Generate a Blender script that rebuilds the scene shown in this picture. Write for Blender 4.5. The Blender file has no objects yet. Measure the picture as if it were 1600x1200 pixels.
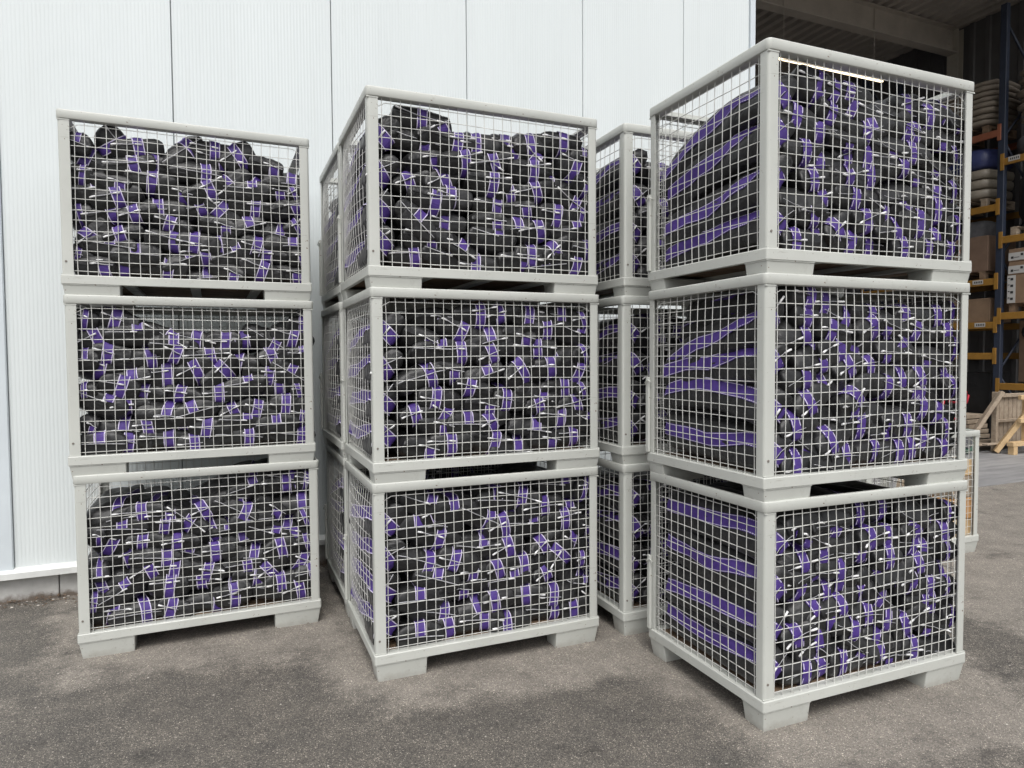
import bpy, math, random
from math import radians as R, sin, cos, pi
from mathutils import Matrix, Vector, noise

# ------------------------------------------------------------------ camera, sky, sun, exposure
scene = bpy.context.scene
COL = scene.collection
YAW = R(23.3)
cam_data = bpy.data.cameras.new('camera')
cam_data.sensor_width = 36.0
cam_data.lens = 1054.2 / 1600 * 36
cam_data.clip_start = 0.05
cam_data.clip_end = 800
cam = bpy.data.objects.new('camera', cam_data)
COL.objects.link(cam)
cam.matrix_world = (Matrix.Translation((0, 0, 1.573)) @ Matrix.Rotation(-YAW, 4, 'Z')
                    @ Matrix.Rotation(pi / 2 - 0.0398, 4, 'X') @ Matrix.Rotation(-0.0063, 4, 'Z'))
scene.camera = cam

SUN_EL, SUN_AZ = R(58), R(200)          # azimuth clockwise from +Y: sun behind the camera, a little to its left
world = bpy.data.worlds.new('World')
scene.world = world
world.use_nodes = True
wn = world.node_tree.nodes
wl = world.node_tree.links
bg = wn['Background']
sky = wn.new('ShaderNodeTexSky')
sky.sky_type = 'NISHITA'
sky.sun_disc = False
sky.sun_elevation = SUN_EL
sky.sun_rotation = SUN_AZ
sky.dust_density = 4.0
sky.air_density = 1.0
hs = wn.new('ShaderNodeHueSaturation')   # overcast: the cloud layer takes most of the blue out of the sky
hs.inputs['Saturation'].default_value = 0.22
wl.new(sky.outputs['Color'], hs.inputs['Color'])
wl.new(hs.outputs['Color'], bg.inputs['Color'])
bg.inputs['Strength'].default_value = 0.15

sd = bpy.data.lights.new('sun', 'SUN')
sd.energy = 1.2
sd.angle = R(32)
sd.color = (1.0, 0.985, 0.955)
sun = bpy.data.objects.new('sun', sd)
COL.objects.link(sun)
sdir = Vector((sin(SUN_AZ) * cos(SUN_EL), cos(SUN_AZ) * cos(SUN_EL), sin(SUN_EL)))
sun.rotation_euler = sdir.to_track_quat('Z', 'Y').to_euler()
sun.location = sdir * 40

vs = scene.view_settings
vs.view_transform = 'Standard'
vs.look = 'None'
vs.exposure = 0.50
vs.gamma = 1.0
vs.use_curve_mapping = False
scene.cycles.max_bounces = 6
scene.cycles.diffuse_bounces = 4
scene.cycles.glossy_bounces = 2
scene.cycles.use_denoising = True

# ------------------------------------------------------------------ helpers
random.seed(7)
RND = random.Random(11)


class MB:
    """collects shapes; build() links them as one mesh object"""
    def __init__(self):
        self.v = []; self.f = []; self.m = []; self.sm = []

    def add(self, verts, faces, mat=0, smooth=False):
        o = len(self.v)
        self.v.extend([tuple(p) for p in verts])
        for f in faces:
            self.f.append(tuple(i + o for i in f)); self.m.append(mat); self.sm.append(smooth)

    def box(self, x0, x1, y0, y1, z0, z1, mat=0, bev=0.0, M=None):
        if bev <= 0:
            vv = [(x, y, z) for z in (z0, z1) for y in (y0, y1) for x in (x0, x1)]
            ff = [(0, 2, 3, 1), (4, 5, 7, 6), (0, 1, 5, 4), (2, 6, 7, 3), (0, 4, 6, 2), (1, 3, 7, 5)]
        else:
            # chamfered box: 24 vertices
            vv = []; idx = {}
            for ix, x in enumerate((x0, x1)):
                for iy, y in enumerate((y0, y1)):
                    for iz, z in enumerate((z0, z1)):
                        sx, sy, sz = (1 if ix == 0 else -1), (1 if iy == 0 else -1), (1 if iz == 0 else -1)
                        for a, d in enumerate(((0, sy * bev, sz * bev), (sx * bev, 0, sz * bev), (sx * bev, sy * bev, 0))):
                            idx[(ix, iy, iz, a)] = len(vv)
                            vv.append((x + d[0], y + d[1], z + d[2]))
            ff = []
            I = lambda *k: idx[k]
            for ix in (0, 1):
                q = [I(ix, 0, 0, 0), I(ix, 1, 0, 0), I(ix, 1, 1, 0), I(ix, 0, 1, 0)]
                ff.append(q if ix else q[::-1])
            for iy in (0, 1):
                q = [I(0, iy, 0, 1), I(0, iy, 1, 1), I(1, iy, 1, 1), I(1, iy, 0, 1)]
                ff.append(q if iy else q[::-1])
            for iz in (0, 1):
                q = [I(0, 0, iz, 2), I(1, 0, iz, 2), I(1, 1, iz, 2), I(0, 1, iz, 2)]
                ff.append(q if iz else q[::-1])
            for iy in (0, 1):
                for iz in (0, 1):
                    q = [I(0, iy, iz, 1), I(1, iy, iz, 1), I(1, iy, iz, 2), I(0, iy, iz, 2)]
                    ff.append(q if (iy == iz) == (iy == 0) and iy == 0 else q[::-1])
            for ix in (0, 1):
                for iz in (0, 1):
                    q = [I(ix, 0, iz, 0), I(ix, 1, iz, 0), I(ix, 1, iz, 2), I(ix, 0, iz, 2)]
                    ff.append(q)
            for ix in (0, 1):
                for iy in (0, 1):
                    q = [I(ix, iy, 0, 0), I(ix, iy, 1, 0), I(ix, iy, 1, 1), I(ix, iy, 0, 1)]
                    ff.append(q)
            for ix in (0, 1):
                for iy in (0, 1):
                    for iz in (0, 1):
                        ff.append((I(ix, iy, iz, 0), I(ix, iy, iz, 1), I(ix, iy, iz, 2)))
            # make every face point away from the centre
            c = Vector(((x0 + x1) / 2, (y0 + y1) / 2, (z0 + z1) / 2)); g = []
            for f in ff:
                p = [Vector(vv[i]) for i in f]
                n = (p[1] - p[0]).cross(p[2] - p[0])
                m = sum(p, Vector()) / len(p) - c
                g.append(tuple(f) if n.dot(m) > 0 else tuple(f)[::-1])
            ff = g
        if M is not None:
            vv = [M @ Vector(p) for p in vv]
        self.add(vv, ff, mat)

    def tube(self, pts, r, n=6, mat=0, cap=True):
        pts = [Vector(p) for p in pts]
        rs = r if isinstance(r, (list, tuple)) else [r] * len(pts)
        vv = []; ff = []
        d0 = (pts[-1] - pts[0]).normalized()
        up = Vector((0, 0, 1)) if abs(d0.z) < 0.9 else Vector((1, 0, 0))
        for i, p in enumerate(pts):
            d = (pts[min(i + 1, len(pts) - 1)] - pts[max(i - 1, 0)]).normalized()
            a = d.cross(up).normalized(); b = a.cross(d)
            for k in range(n):
                t = 2 * pi * k / n
                vv.append(p + (a * cos(t) + b * sin(t)) * rs[i])
        for i in range(len(pts) - 1):
            for k in range(n):
                k2 = (k + 1) % n
                ff.append((i * n + k, i * n + k2, (i + 1) * n + k2, (i + 1) * n + k))
        self.add(vv, ff, mat, True)
        if cap:
            o = len(self.v) - len(vv)
            self.f.append(tuple(o + k for k in range(n))[::-1]); self.m.append(mat); self.sm.append(False)
            self.f.append(tuple(o + (len(pts) - 1) * n + k for k in range(n))); self.m.append(mat); self.sm.append(False)

    def prism(self, poly, z0, z1, mat=0, smooth=False):
        n = len(poly)
        vv = [(x, y, z0) for x, y in poly] + [(x, y, z1) for x, y in poly]
        ff = [(i, (i + 1) % n, n + (i + 1) % n, n + i) for i in range(n)]
        self.add(vv, ff, mat, smooth)
        self.add(vv, [tuple(range(n))[::-1], tuple(range(n, 2 * n))], mat)

    def mesh(self, name, mats):
        me = bpy.data.meshes.new(name)
        me.from_pydata(self.v, [], self.f)
        for m in (mats if isinstance(mats, (list, tuple)) else [mats]):
            me.materials.append(m)
        me.polygons.foreach_set('material_index', self.m)
        me.polygons.foreach_set('use_smooth', self.sm)
        me.update()
        return me

    def build(self, name, mats, parent=None, loc=None):
        return link(name, self.mesh(name, mats), parent, loc)


def link(name, me, parent=None, loc=None, rot=None):
    o = bpy.data.objects.new(name, me)
    COL.objects.link(o)
    if parent is not None:
        o.parent = parent
    if loc is not None:
        o.location = loc
    if rot is not None:
        o.rotation_euler = rot
    return o


def tag(o, label=None, cat=None, group=None, kind=None):
    if label: o['label'] = label
    if cat: o['category'] = cat
    if group: o['group'] = group
    if kind: o['kind'] = kind
    return o


def empty(name, loc=(0, 0, 0), rz=0.0):
    o = bpy.data.objects.new(name, None)
    COL.objects.link(o)
    o.location = loc
    o.rotation_euler = (0, 0, rz)
    o.empty_display_size = 0.1
    return o


# ------------------------------------------------------------------ materials
def mat_new(name):
    m = bpy.data.materials.new(name)
    m.use_nodes = True
    nt = m.node_tree
    return m, nt, nt.nodes['Principled BSDF']


def node(nt, typ, **kw):
    n = nt.nodes.new(typ)
    for k, v in kw.items():
        if k in n.inputs:
            n.inputs[k].default_value = v
        else:
            setattr(n, k, v)
    return n


def ramp(nt, fac, stops):
    r = nt.nodes.new('ShaderNodeValToRGB')
    el = r.color_ramp.elements
    while len(el) < len(stops):
        el.new(0.5)
    for e, (p, c) in zip(el, stops):
        e.position = p
        e.color = (*c, 1) if len(c) == 3 else c
    nt.links.new(fac, r.inputs['Fac'])
    return r.outputs['Color']


def mixc(nt, fac, a, b, mode='MIX'):
    n = nt.nodes.new('ShaderNodeMix')
    n.data_type = 'RGBA'
    n.blend_type = mode
    for sock, val in ((n.inputs[0], fac), (n.inputs[6], a), (n.inputs[7], b)):
        if hasattr(val, 'is_linked') or hasattr(val, 'links'):
            nt.links.new(val, sock)
        elif isinstance(val, (int, float)):
            sock.default_value = val
        else:
            sock.default_value = (*val, 1)
    return n.outputs[2]


def coords(nt, kind='Object', scale=None):
    tc = nt.nodes.new('ShaderNodeTexCoord')
    if scale is None:
        return tc.outputs[kind]
    mp = nt.nodes.new('ShaderNodeMapping')
    mp.inputs['Scale'].default_value = scale
    nt.links.new(tc.outputs[kind], mp.inputs['Vector'])
    return mp.outputs['Vector']


def noise_t(nt, vec, scale, detail=4, rough=0.6):
    n = node(nt, 'ShaderNodeTexNoise')
    n.inputs['Scale'].default_value = scale
    n.inputs['Detail'].default_value = detail
    n.inputs['Roughness'].default_value = rough
    nt.links.new(vec, n.inputs['Vector'])
    return n.outputs['Fac']


def bump(nt, bsdf, h, strength, dist=0.01):
    b = nt.nodes.new('ShaderNodeBump')
    b.inputs['Strength'].default_value = strength
    b.inputs['Distance'].default_value = dist
    nt.links.new(h, b.inputs['Height'])
    nt.links.new(b.outputs['Normal'], bsdf.inputs['Normal'])


def simple(name, col, rough=0.6, var=0.12, scale=6.0, metal=0.0, bmp=0.0, bscale=60.0, spec=0.5):
    m, nt, b = mat_new(name)
    c = coords(nt, 'Object')
    f = noise_t(nt, c, scale, 5)
    lo = tuple(max(0, x * (1 - var)) for x in col); hi = tuple(min(1, x * (1 + var)) for x in col)
    nt.links.new(ramp(nt, f, [(0.3, lo), (0.7, hi)]), b.inputs['Base Color'])
    b.inputs['Roughness'].default_value = rough
    b.inputs['Metallic'].default_value = metal
    b.inputs['Specular IOR Level'].default_value = spec
    if bmp:
        bump(nt, b, noise_t(nt, c, bscale, 4), bmp)
    return m


def make_cage_paint(name, seed):
    m, nt, b = mat_new(name)
    c = coords(nt, 'Object')
    mp = nt.nodes.new('ShaderNodeVectorMath'); mp.operation = 'ADD'
    mp.inputs[1].default_value = (seed * 7.3, seed * 3.1, seed * 1.7)
    nt.links.new(c, mp.inputs[0]); c = mp.outputs[0]
    f = noise_t(nt, c, 3.0, 4)
    base = ramp(nt, f, [(0.3, (0.445, 0.455, 0.422)), (0.7, (0.50, 0.51, 0.474))])
    # scuffs, dirt and tiny chips
    g = noise_t(nt, c, 26.0, 6, 0.7)
    sc = ramp(nt, g, [(0.60, (0, 0, 0)), (0.72, (1, 1, 1))])
    col = mixc(nt, mixc(nt, 1.0, sc, (0.35, 0.35, 0.35), 'MULTIPLY'), base, (0.30, 0.29, 0.25))
    # long forklift scrapes and chipped spots down to the primer and rust
    sc2 = noise_t(nt, coords(nt, 'Object', (3.0, 3.0, 42.0)), 1.7, 5, 0.7)
    col = mixc(nt, mixc(nt, 1.0, ramp(nt, sc2, [(0.64, (0, 0, 0)), (0.70, (1, 1, 1))]), (0.65, 0.65, 0.65), 'MULTIPLY'), col, (0.25, 0.235, 0.205))
    h = noise_t(nt, c, 55.0, 4, 0.6)
    ch = ramp(nt, h, [(0.685, (0, 0, 0)), (0.705, (1, 1, 1))])
    col = mixc(nt, ch, col, (0.15, 0.095, 0.065))
    # ground splash on the feet
    sz = nt.nodes.new('ShaderNodeSeparateXYZ'); nt.links.new(coords(nt, 'Object'), sz.inputs[0])
    ad2 = nt.nodes.new('ShaderNodeMath'); ad2.operation = 'MULTIPLY_ADD'; ad2.inputs[1].default_value = 0.16
    nt.links.new(noise_t(nt, c, 14.0, 6, 0.7), ad2.inputs[0]); nt.links.new(sz.outputs[2], ad2.inputs[2])
    col = mixc(nt, mixc(nt, 1.0, ramp(nt, ad2.outputs[0], [(0.075, (1, 1, 1)), (0.12, (0, 0, 0))]), (0.38, 0.38, 0.38), 'MULTIPLY'), col, (0.26, 0.235, 0.205))
    nt.links.new(col, b.inputs['Base Color'])
    nt.links.new(ramp(nt, g, [(0.3, (0.36, 0.36, 0.36)), (0.7, (0.55, 0.55, 0.55))]), b.inputs['Roughness'])
    bump(nt, b, g, 0.05, 0.004)
    return m


PAINT = make_cage_paint('cage_paint', 1)
WIRE = simple('wire_paint', (0.56, 0.56, 0.53), 0.45, 0.22, 14)
PLANKW = simple('floor_wood', (0.20, 0.135, 0.085), 0.75, 0.35, 9, bmp=0.15)
RUST = simple('bolt_steel', (0.17, 0.15, 0.13), 0.8, 0.3, 40)

# black nylon
def make_fabric(name, c0, c1):
    m, nt, b = mat_new(name)
    c = coords(nt, 'Object')
    oi = nt.nodes.new('ShaderNodeObjectInfo')
    ad = nt.nodes.new('ShaderNodeVectorMath'); ad.operation = 'ADD'
    mu = nt.nodes.new('ShaderNodeVectorMath'); mu.operation = 'SCALE'
    mu.inputs['Scale'].default_value = 13.0
    cb = nt.nodes.new('ShaderNodeCombineXYZ')
    for k in range(3): nt.links.new(oi.outputs['Random'], cb.inputs[k])
    nt.links.new(cb.outputs[0], mu.inputs[0])
    nt.links.new(c, ad.inputs[0]); nt.links.new(mu.outputs[0], ad.inputs[1])
    v = ad.outputs[0]
    f = noise_t(nt, v, 9.0, 5, 0.6)
    nt.links.new(ramp(nt, f, [(0.3, c0), (0.72, c1)]), b.inputs['Base Color'])
    b.inputs['Roughness'].default_value = 0.43
    b.inputs['Specular IOR Level'].default_value = 0.45
    b.inputs['Sheen Weight'].default_value = 0.06
    b.inputs['Sheen Roughness'].default_value = 0.4
    w = noise_t(nt, v, 15.0, 2, 0.5)
    w2 = nt.nodes.new('ShaderNodeTexNoise'); w2.inputs['Scale'].default_value = 7.0
    w2.inputs['Distortion'].default_value = 1.6; w2.inputs['Detail'].default_value = 3
    nt.links.new(v, w2.inputs['Vector'])
    mx = nt.nodes.new('ShaderNodeMath'); mx.operation = 'MULTIPLY_ADD'; mx.inputs[1].default_value = 1.6
    nt.links.new(w2.outputs['Fac'], mx.inputs[0]); nt.links.new(w, mx.inputs[2])
    # sharp creases: ridges of a stretched noise
    cr = nt.nodes.new('ShaderNodeTexNoise'); cr.inputs['Scale'].default_value = 7.0; cr.inputs['Detail'].default_value = 2
    cr.inputs['Distortion'].default_value = 0.8
    nt.links.new(v, cr.inputs['Vector'])
    s1 = nt.nodes.new('ShaderNodeMath'); s1.operation = 'SUBTRACT'; s1.inputs[1].default_value = 0.5
    s2 = nt.nodes.new('ShaderNodeMath'); s2.operation = 'ABSOLUTE'
    s3 = nt.nodes.new('ShaderNodeMath'); s3.operation = 'MULTIPLY_ADD'; s3.inputs[1].default_value = 2.2
    nt.links.new(cr.outputs['Fac'], s1.inputs[0]); nt.links.new(s1.outputs[0], s2.inputs[0])
    nt.links.new(s2.outputs[0], s3.inputs[0]); nt.links.new(mx.outputs[0], s3.inputs[2])
    bump(nt, b, s3.outputs[0], 0.42, 0.016)
    return m


FABRIC = make_fabric('black_nylon', (0.0085, 0.0085, 0.009), (0.0225, 0.0225, 0.023))
m, nt, b = mat_new('purple_webbing')
c = coords(nt, 'Object')
wv = nt.nodes.new('ShaderNodeTexWave'); wv.inputs['Scale'].default_value = 90; wv.bands_direction = 'Y'
nt.links.new(c, wv.inputs['Vector'])
f = noise_t(nt, c, 30, 3)
nt.links.new(ramp(nt, f, [(0.3, (0.050, 0.022, 0.175)), (0.7, (0.078, 0.037, 0.250))]), b.inputs['Base Color'])
b.inputs['Roughness'].default_value = 0.6
bump(nt, b, wv.outputs['Fac'], 0.25, 0.002)
PURPLE = m
STITCH = simple('white_thread', (0.60, 0.55, 0.72), 0.7, 0.12, 60)
CORD = simple('grey_cord', (0.46, 0.46, 0.48), 0.6, 0.35, 30)
TIP = simple('white_tip', (0.80, 0.80, 0.80), 0.5, 0.05, 20)

# wall paint (light grey-green white), ribs are geometry
m, nt, b = mat_new('white_cladding')
c = coords(nt, 'Object', (1, 1, 0.15))
f = noise_t(nt, c, 2.2, 5)
g = noise_t(nt, coords(nt, 'Object', (14, 14, 0.5)), 1.5, 4)
col = ramp(nt, f, [(0.3, (0.615, 0.655, 0.655)), (0.7, (0.65, 0.69, 0.69))])
col = mixc(nt, mixc(nt, 1.0, ramp(nt, g, [(0.55, (0, 0, 0)), (0.8, (1, 1, 1))]), (0.22, 0.22, 0.22), 'MULTIPLY'), col, (0.53, 0.55, 0.53))
nt.links.new(col, b.inputs['Base Color'])
b.inputs['Roughness'].default_value = 0.42
CLAD = m
TRIM = simple('trim_paint', (0.58, 0.63, 0.66), 0.4, 0.05, 3)
SILL = simple('sill_paint', (0.64, 0.65, 0.63), 0.4, 0.1, 8)
GAP = simple('joint_seal', (0.36, 0.37, 0.37), 0.8)

# concrete plinth with damp marks rising from the ground
m, nt, b = mat_new('plinth_concrete')
c = coords(nt, 'Object')
f = noise_t(nt, c, 7, 8, 0.65)
col = ramp(nt, f, [(0.3, (0.34, 0.335, 0.32)), (0.7, (0.48, 0.475, 0.455))])
sx = nt.nodes.new('ShaderNodeSeparateXYZ'); nt.links.new(c, sx.inputs[0])
ma = nt.nodes.new('ShaderNodeMath'); ma.operation = 'MULTIPLY_ADD'; ma.inputs[1].default_value = 0.14
nt.links.new(noise_t(nt, c, 11, 6, 0.7), ma.inputs[0]); nt.links.new(sx.outputs[2], ma.inputs[2])
st = ramp(nt, ma.outputs[0], [(0.085, (1, 1, 1)), (0.125, (0, 0, 0))])
col = mixc(nt, st, col, (0.13, 0.105, 0.085))
nt.links.new(col, b.inputs['Base Color'])
b.inputs['Roughness'].default_value = 0.85
bump(nt, b, f, 0.3, 0.01)
PLINTH = m

# asphalt: rain-dark and grey in the open, dry and dusty where the cages keep the rain off
m, nt, b = mat_new('asphalt')
c = coords(nt, 'Object')


def math_n(nt, op, a, b_=None, c_=None):
    n = nt.nodes.new('ShaderNodeMath'); n.operation = op
    for k, q in enumerate((a, b_, c_)):
        if q is None: continue
        if hasattr(q, 'links'): nt.links.new(q, n.inputs[k])
        else: n.inputs[k].default_value = q
    return n.outputs[0]


sxyz = nt.nodes.new('ShaderNodeSeparateXYZ'); nt.links.new(c, sxyz.inputs[0])
GX, GY = sxyz.outputs[0], sxyz.outputs[1]
sdf = None
for (cx, cy, hx, hy) in ((-0.11, 4.45, 0.80, 0.72), (1.27, 3.75, 0.75, 0.86), (2.75, 2.45, 0.84, 0.72), (2.66, 3.75, 0.85, 0.9), (6.6, 2.2, 2.5, 4.2), (-4.2, 4.0, 2.6, 1.9)):
    dx = math_n(nt, 'SUBTRACT', math_n(nt, 'ABSOLUTE', math_n(nt, 'SUBTRACT', GX, cx)), hx)
    dy = math_n(nt, 'SUBTRACT', math_n(nt, 'ABSOLUTE', math_n(nt, 'SUBTRACT', GY, cy)), hy)
    d = math_n(nt, 'SMOOTH_MAX', dx, dy, 0.25)
    sdf = d if sdf is None else math_n(nt, 'SMOOTH_MIN', sdf, d, 0.15)
big = noise_t(nt, c, 0.8, 6, 0.62)
mid = noise_t(nt, c, 4.3, 7, 0.68)
fin = noise_t(nt, c, 21.0, 5, 0.7)
wob = math_n(nt, 'MULTIPLY_ADD', big, -1.1, math_n(nt, 'MULTIPLY_ADD', mid, -0.50, math_n(nt, 'MULTIPLY', fin, -0.16)))
edge = math_n(nt, 'ADD', sdf, math_n(nt, 'ADD', wob, 0.88))
dry = ramp(nt, math_n(nt, 'MULTIPLY_ADD', edge, 0.9, 0.5), [(0.42, (1, 1, 1)), (0.60, (0, 0, 0))])
damp_c = ramp(nt, mid, [(0.3, (0.076, 0.072, 0.066)), (0.7, (0.134, 0.123, 0.108))])
dry_c = ramp(nt, mid, [(0.3, (0.152, 0.139, 0.123)), (0.7, (0.238, 0.218, 0.192))])
col = mixc(nt, dry, damp_c, dry_c)
vo = nt.nodes.new('ShaderNodeTexVoronoi'); vo.inputs['Scale'].default_value = 300.0
nt.links.new(c, vo.inputs['Vector'])
sp = nt.nodes.new('ShaderNodeSeparateColor'); nt.links.new(vo.outputs['Color'], sp.inputs[0])
agg = ramp(nt, sp.outputs[0], [(0.0, (0.30, 0.30, 0.31)), (0.5, (0.95, 0.94, 0.93)), (0.88, (1.45, 1.40, 1.33)), (0.955, (1.9, 1.85, 1.8)), (1.0, (4.6, 4.5, 4.3))])
col = mixc(nt, mixc(nt, dry, (0.95, 0.95, 0.95), (0.55, 0.55, 0.55)), col, mixc(nt, 1.0, col, agg, 'MULTIPLY'))
vo2 = nt.nodes.new('ShaderNodeTexVoronoi'); vo2.inputs['Scale'].default_value = 95.0
nt.links.new(c, vo2.inputs['Vector'])
sp2 = nt.nodes.new('ShaderNodeSeparateColor'); nt.links.new(vo2.outputs['Color'], sp2.inputs[0])
agg2 = ramp(nt, sp2.outputs[1], [(0.0, (0.6, 0.6, 0.6)), (0.5, (1, 1, 1)), (1.0, (1.4, 1.36, 1.3))])
col = mixc(nt, 0.28, col, agg2, 'MULTIPLY')
# small dark smudges
sm = noise_t(nt, coords(nt, 'Object', (0.8, 1.2, 1)), 2.6, 8, 0.72)
col = mixc(nt, ramp(nt, sm, [(0.57, (0, 0, 0)), (0.66, (0.75, 0.75, 0.75))]), col, mixc(nt, 1.0, col, (0.50, 0.50, 0.51), 'MULTIPLY'))
nt.links.new(col, b.inputs['Base Color'])
nt.links.new(mixc(nt, dry, (0.74, 0.74, 0.74), (0.92, 0.92, 0.92)), b.inputs['Roughness'])
b.inputs['Specular IOR Level'].default_value = 0.4
hh = math_n(nt, 'MULTIPLY_ADD', vo.outputs['Distance'], 0.6, noise_t(nt, c, 120, 3))
bump(nt, b, hh, 0.5, 0.005)
ASPHALT = m

m, nt, b = mat_new('hall_concrete')
c = coords(nt, 'Object')
f = noise_t(nt, c, 0.9, 7, 0.62)
g = noise_t(nt, coords(nt, 'Object', (0.6, 3.0, 1)), 2.4, 6, 0.65)
col = ramp(nt, f, [(0.3, (0.19, 0.19, 0.195)), (0.7, (0.30, 0.295, 0.29))])
col = mixc(nt, 0.7, col, ramp(nt, g, [(0.35, (0.65, 0.65, 0.66)), (0.6, (1.1, 1.1, 1.1))]), 'MULTIPLY')
nt.links.new(col, b.inputs['Base Color'])
b.inputs['Roughness'].default_value = 0.6
bump(nt, b, noise_t(nt, c, 40, 4), 0.1)
CONCRETE = m

ROOFM = simple('roof_sheet_metal', (0.36, 0.325, 0.29), 0.6, 0.15, 2)
STEEL = simple('steel_beam_paint', (0.40, 0.365, 0.32), 0.55, 0.12, 3)
COLM = simple('column_paint', (0.42, 0.39, 0.33), 0.55, 0.12, 3)
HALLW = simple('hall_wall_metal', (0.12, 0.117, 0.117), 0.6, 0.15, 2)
BLUE = simple('rack_blue', (0.026, 0.034, 0.055), 0.5, 0.15, 8)
ORANGE = simple('rack_orange', (0.29, 0.15, 0.028), 0.5, 0.15, 8)
REDOR = simple('rack_red_orange', (0.28, 0.10, 0.055), 0.5, 0.15, 8)
CARD = simple('cardboard', (0.22, 0.145, 0.09), 0.8, 0.12, 6)
CARDD = simple('cardboard_dark', (0.17, 0.11, 0.075), 0.8, 0.15, 6)
LABELW = simple('label_paper', (0.46, 0.45, 0.43), 0.7, 0.06, 10)
INK = simple('ink', (0.03, 0.03, 0.03), 0.7)
MARKOR = simple('orange_marker', (0.75, 0.16, 0.05), 0.6)
SACKB = simple('beige_sack', (0.22, 0.185, 0.145), 0.75, 0.15, 8, bmp=0.3, bscale=25)
SACKW = simple('wrapped_sack', (0.25, 0.22, 0.175), 0.45, 0.15, 8, bmp=0.3, bscale=25)
BLUEF = simple('blue_film', (0.035, 0.045, 0.13), 0.4, 0.2, 8, bmp=0.3, bscale=25)
BLACKP = simple('black_plastic', (0.012, 0.012, 0.013), 0.5, 0.3, 12)
GREYB = simple('grey_bundle', (0.09, 0.09, 0.095), 0.7, 0.25, 12, bmp=0.4, bscale=30)
REDP = simple('red_paint', (0.50, 0.03, 0.05), 0.35, 0.1, 8)
GREENR = simple('green_rubber', (0.03, 0.07, 0.05), 0.7)
PEG = simple('brown_board', (0.22, 0.15, 0.10), 0.75, 0.15, 6)
STONE = simple('pebble', (0.40, 0.37, 0.33), 0.8, 0.35, 30)
LITTER = simple('dry_litter', (0.13, 0.09, 0.06), 0.9, 0.5, 25)

def wood(name, c0, c1):
    m, nt, b = mat_new(name)
    c = coords(nt, 'Object', (1, 1, 1))
    oi = nt.nodes.new('ShaderNodeObjectInfo')
    ad = nt.nodes.new('ShaderNodeVectorMath'); ad.operation = 'ADD'
    nt.links.new(c, ad.inputs[0]); nt.links.new(oi.outputs['Random'], ad.inputs[1])
    f = noise_t(nt, ad.outputs[0], 14, 8, 0.7)
    nt.links.new(ramp(nt, f, [(0.3, c0), (0.7, c1)]), b.inputs['Base Color'])
    b.inputs['Roughness'].default_value = 0.8
    bump(nt, b, f, 0.2, 0.006)
    return m


WOODG = wood('weathered_wood', (0.24, 0.185, 0.135), (0.40, 0.33, 0.25))
WOODO = wood('orange_wood', (0.36, 0.19, 0.07), (0.48, 0.27, 0.11))
WOODY = wood('fresh_wood', (0.42, 0.28, 0.14), (0.60, 0.44, 0.25))
m, nt, b = mat_new('lamp_glow')
b.inputs['Emission Color'].default_value = (1.0, 0.80, 0.52, 1)
b.inputs['Emission Strength'].default_value = 2.2
GLOW = m

# ------------------------------------------------------------------ ground
WALL_Y = 5.25
g = MB()
g.add([(-90, -90, 0), (90, -90, 0), (90, 90, 0), (-90, 90, 0)], [(0, 1, 2, 3)])
tag(g.build('ground', ASPHALT), kind='structure')
g = MB()
g.box(4.70, 13.6, 5.10, 24.0, -0.05, 0.006)
tag(g.build('hall_floor', CONCRETE), kind='structure')

# ------------------------------------------------------------------ warehouse: wall with ribbed panels, sill, plinth, open hall
wh = empty('warehouse', (0, WALL_Y, 0))
tag(wh, 'white ribbed metal warehouse wall with sill, concrete plinth and open dark hall', 'warehouse')
PW = 1.0705
WTOP = 9.2


def rib_panel(x0, x1, z0, z1):
    mb = MB()
    n = max(2, int(round((x1 - x0 - 0.012) / 0.0223)))
    p = (x1 - x0 - 0.012) / n
    prof = [(x0 + 0.0011, 0.022), (x0 + 0.003, 0.0)]
    for i in range(n):
        a = x0 + 0.006 + i * p
        prof += [(a + p * 0.42, 0.0), (a + p * 0.52, 0.0007), (a + p * 0.88, 0.0007), (a + p * 0.98, 0.0)]
    prof += [(x1 - 0.0011, 0.022)]
    vv = []; ff = []
    for x, y in prof:
        vv += [(x, y - 0.01, z0), (x, y - 0.01, z1)]
    for i in range(len(prof) - 1):
        ff.append((2 * i, 2 * i + 2, 2 * i + 3, 2 * i + 1))
    mb.add(vv, ff)
    return mb


xs = [-0.2644 + PW * i for i in range(5)]          # seams
edges = [-1.255] + xs + [4.80]
for a, b_ in zip(edges[:-1], edges[1:]):
    rib_panel(a, b_, 0.232, WTOP).build('wall_panel', CLAD, wh)
mb = MB(); mb.box(-9.0, 4.80, 0.014, 0.10, 0.20, WTOP); mb.build('panel_core', GAP, wh)
# flat panels further left (a smooth gate leaf starts at the photograph's left edge)
for i in range(4):
    mb = MB(); mb.box(-1.252 - 1.2 * (i + 1), -1.2555 - 1.2 * i, -0.030, 0.012, 0.205, WTOP, bev=0.006)
    mb.build('gate_leaf', TRIM, wh)
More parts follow.
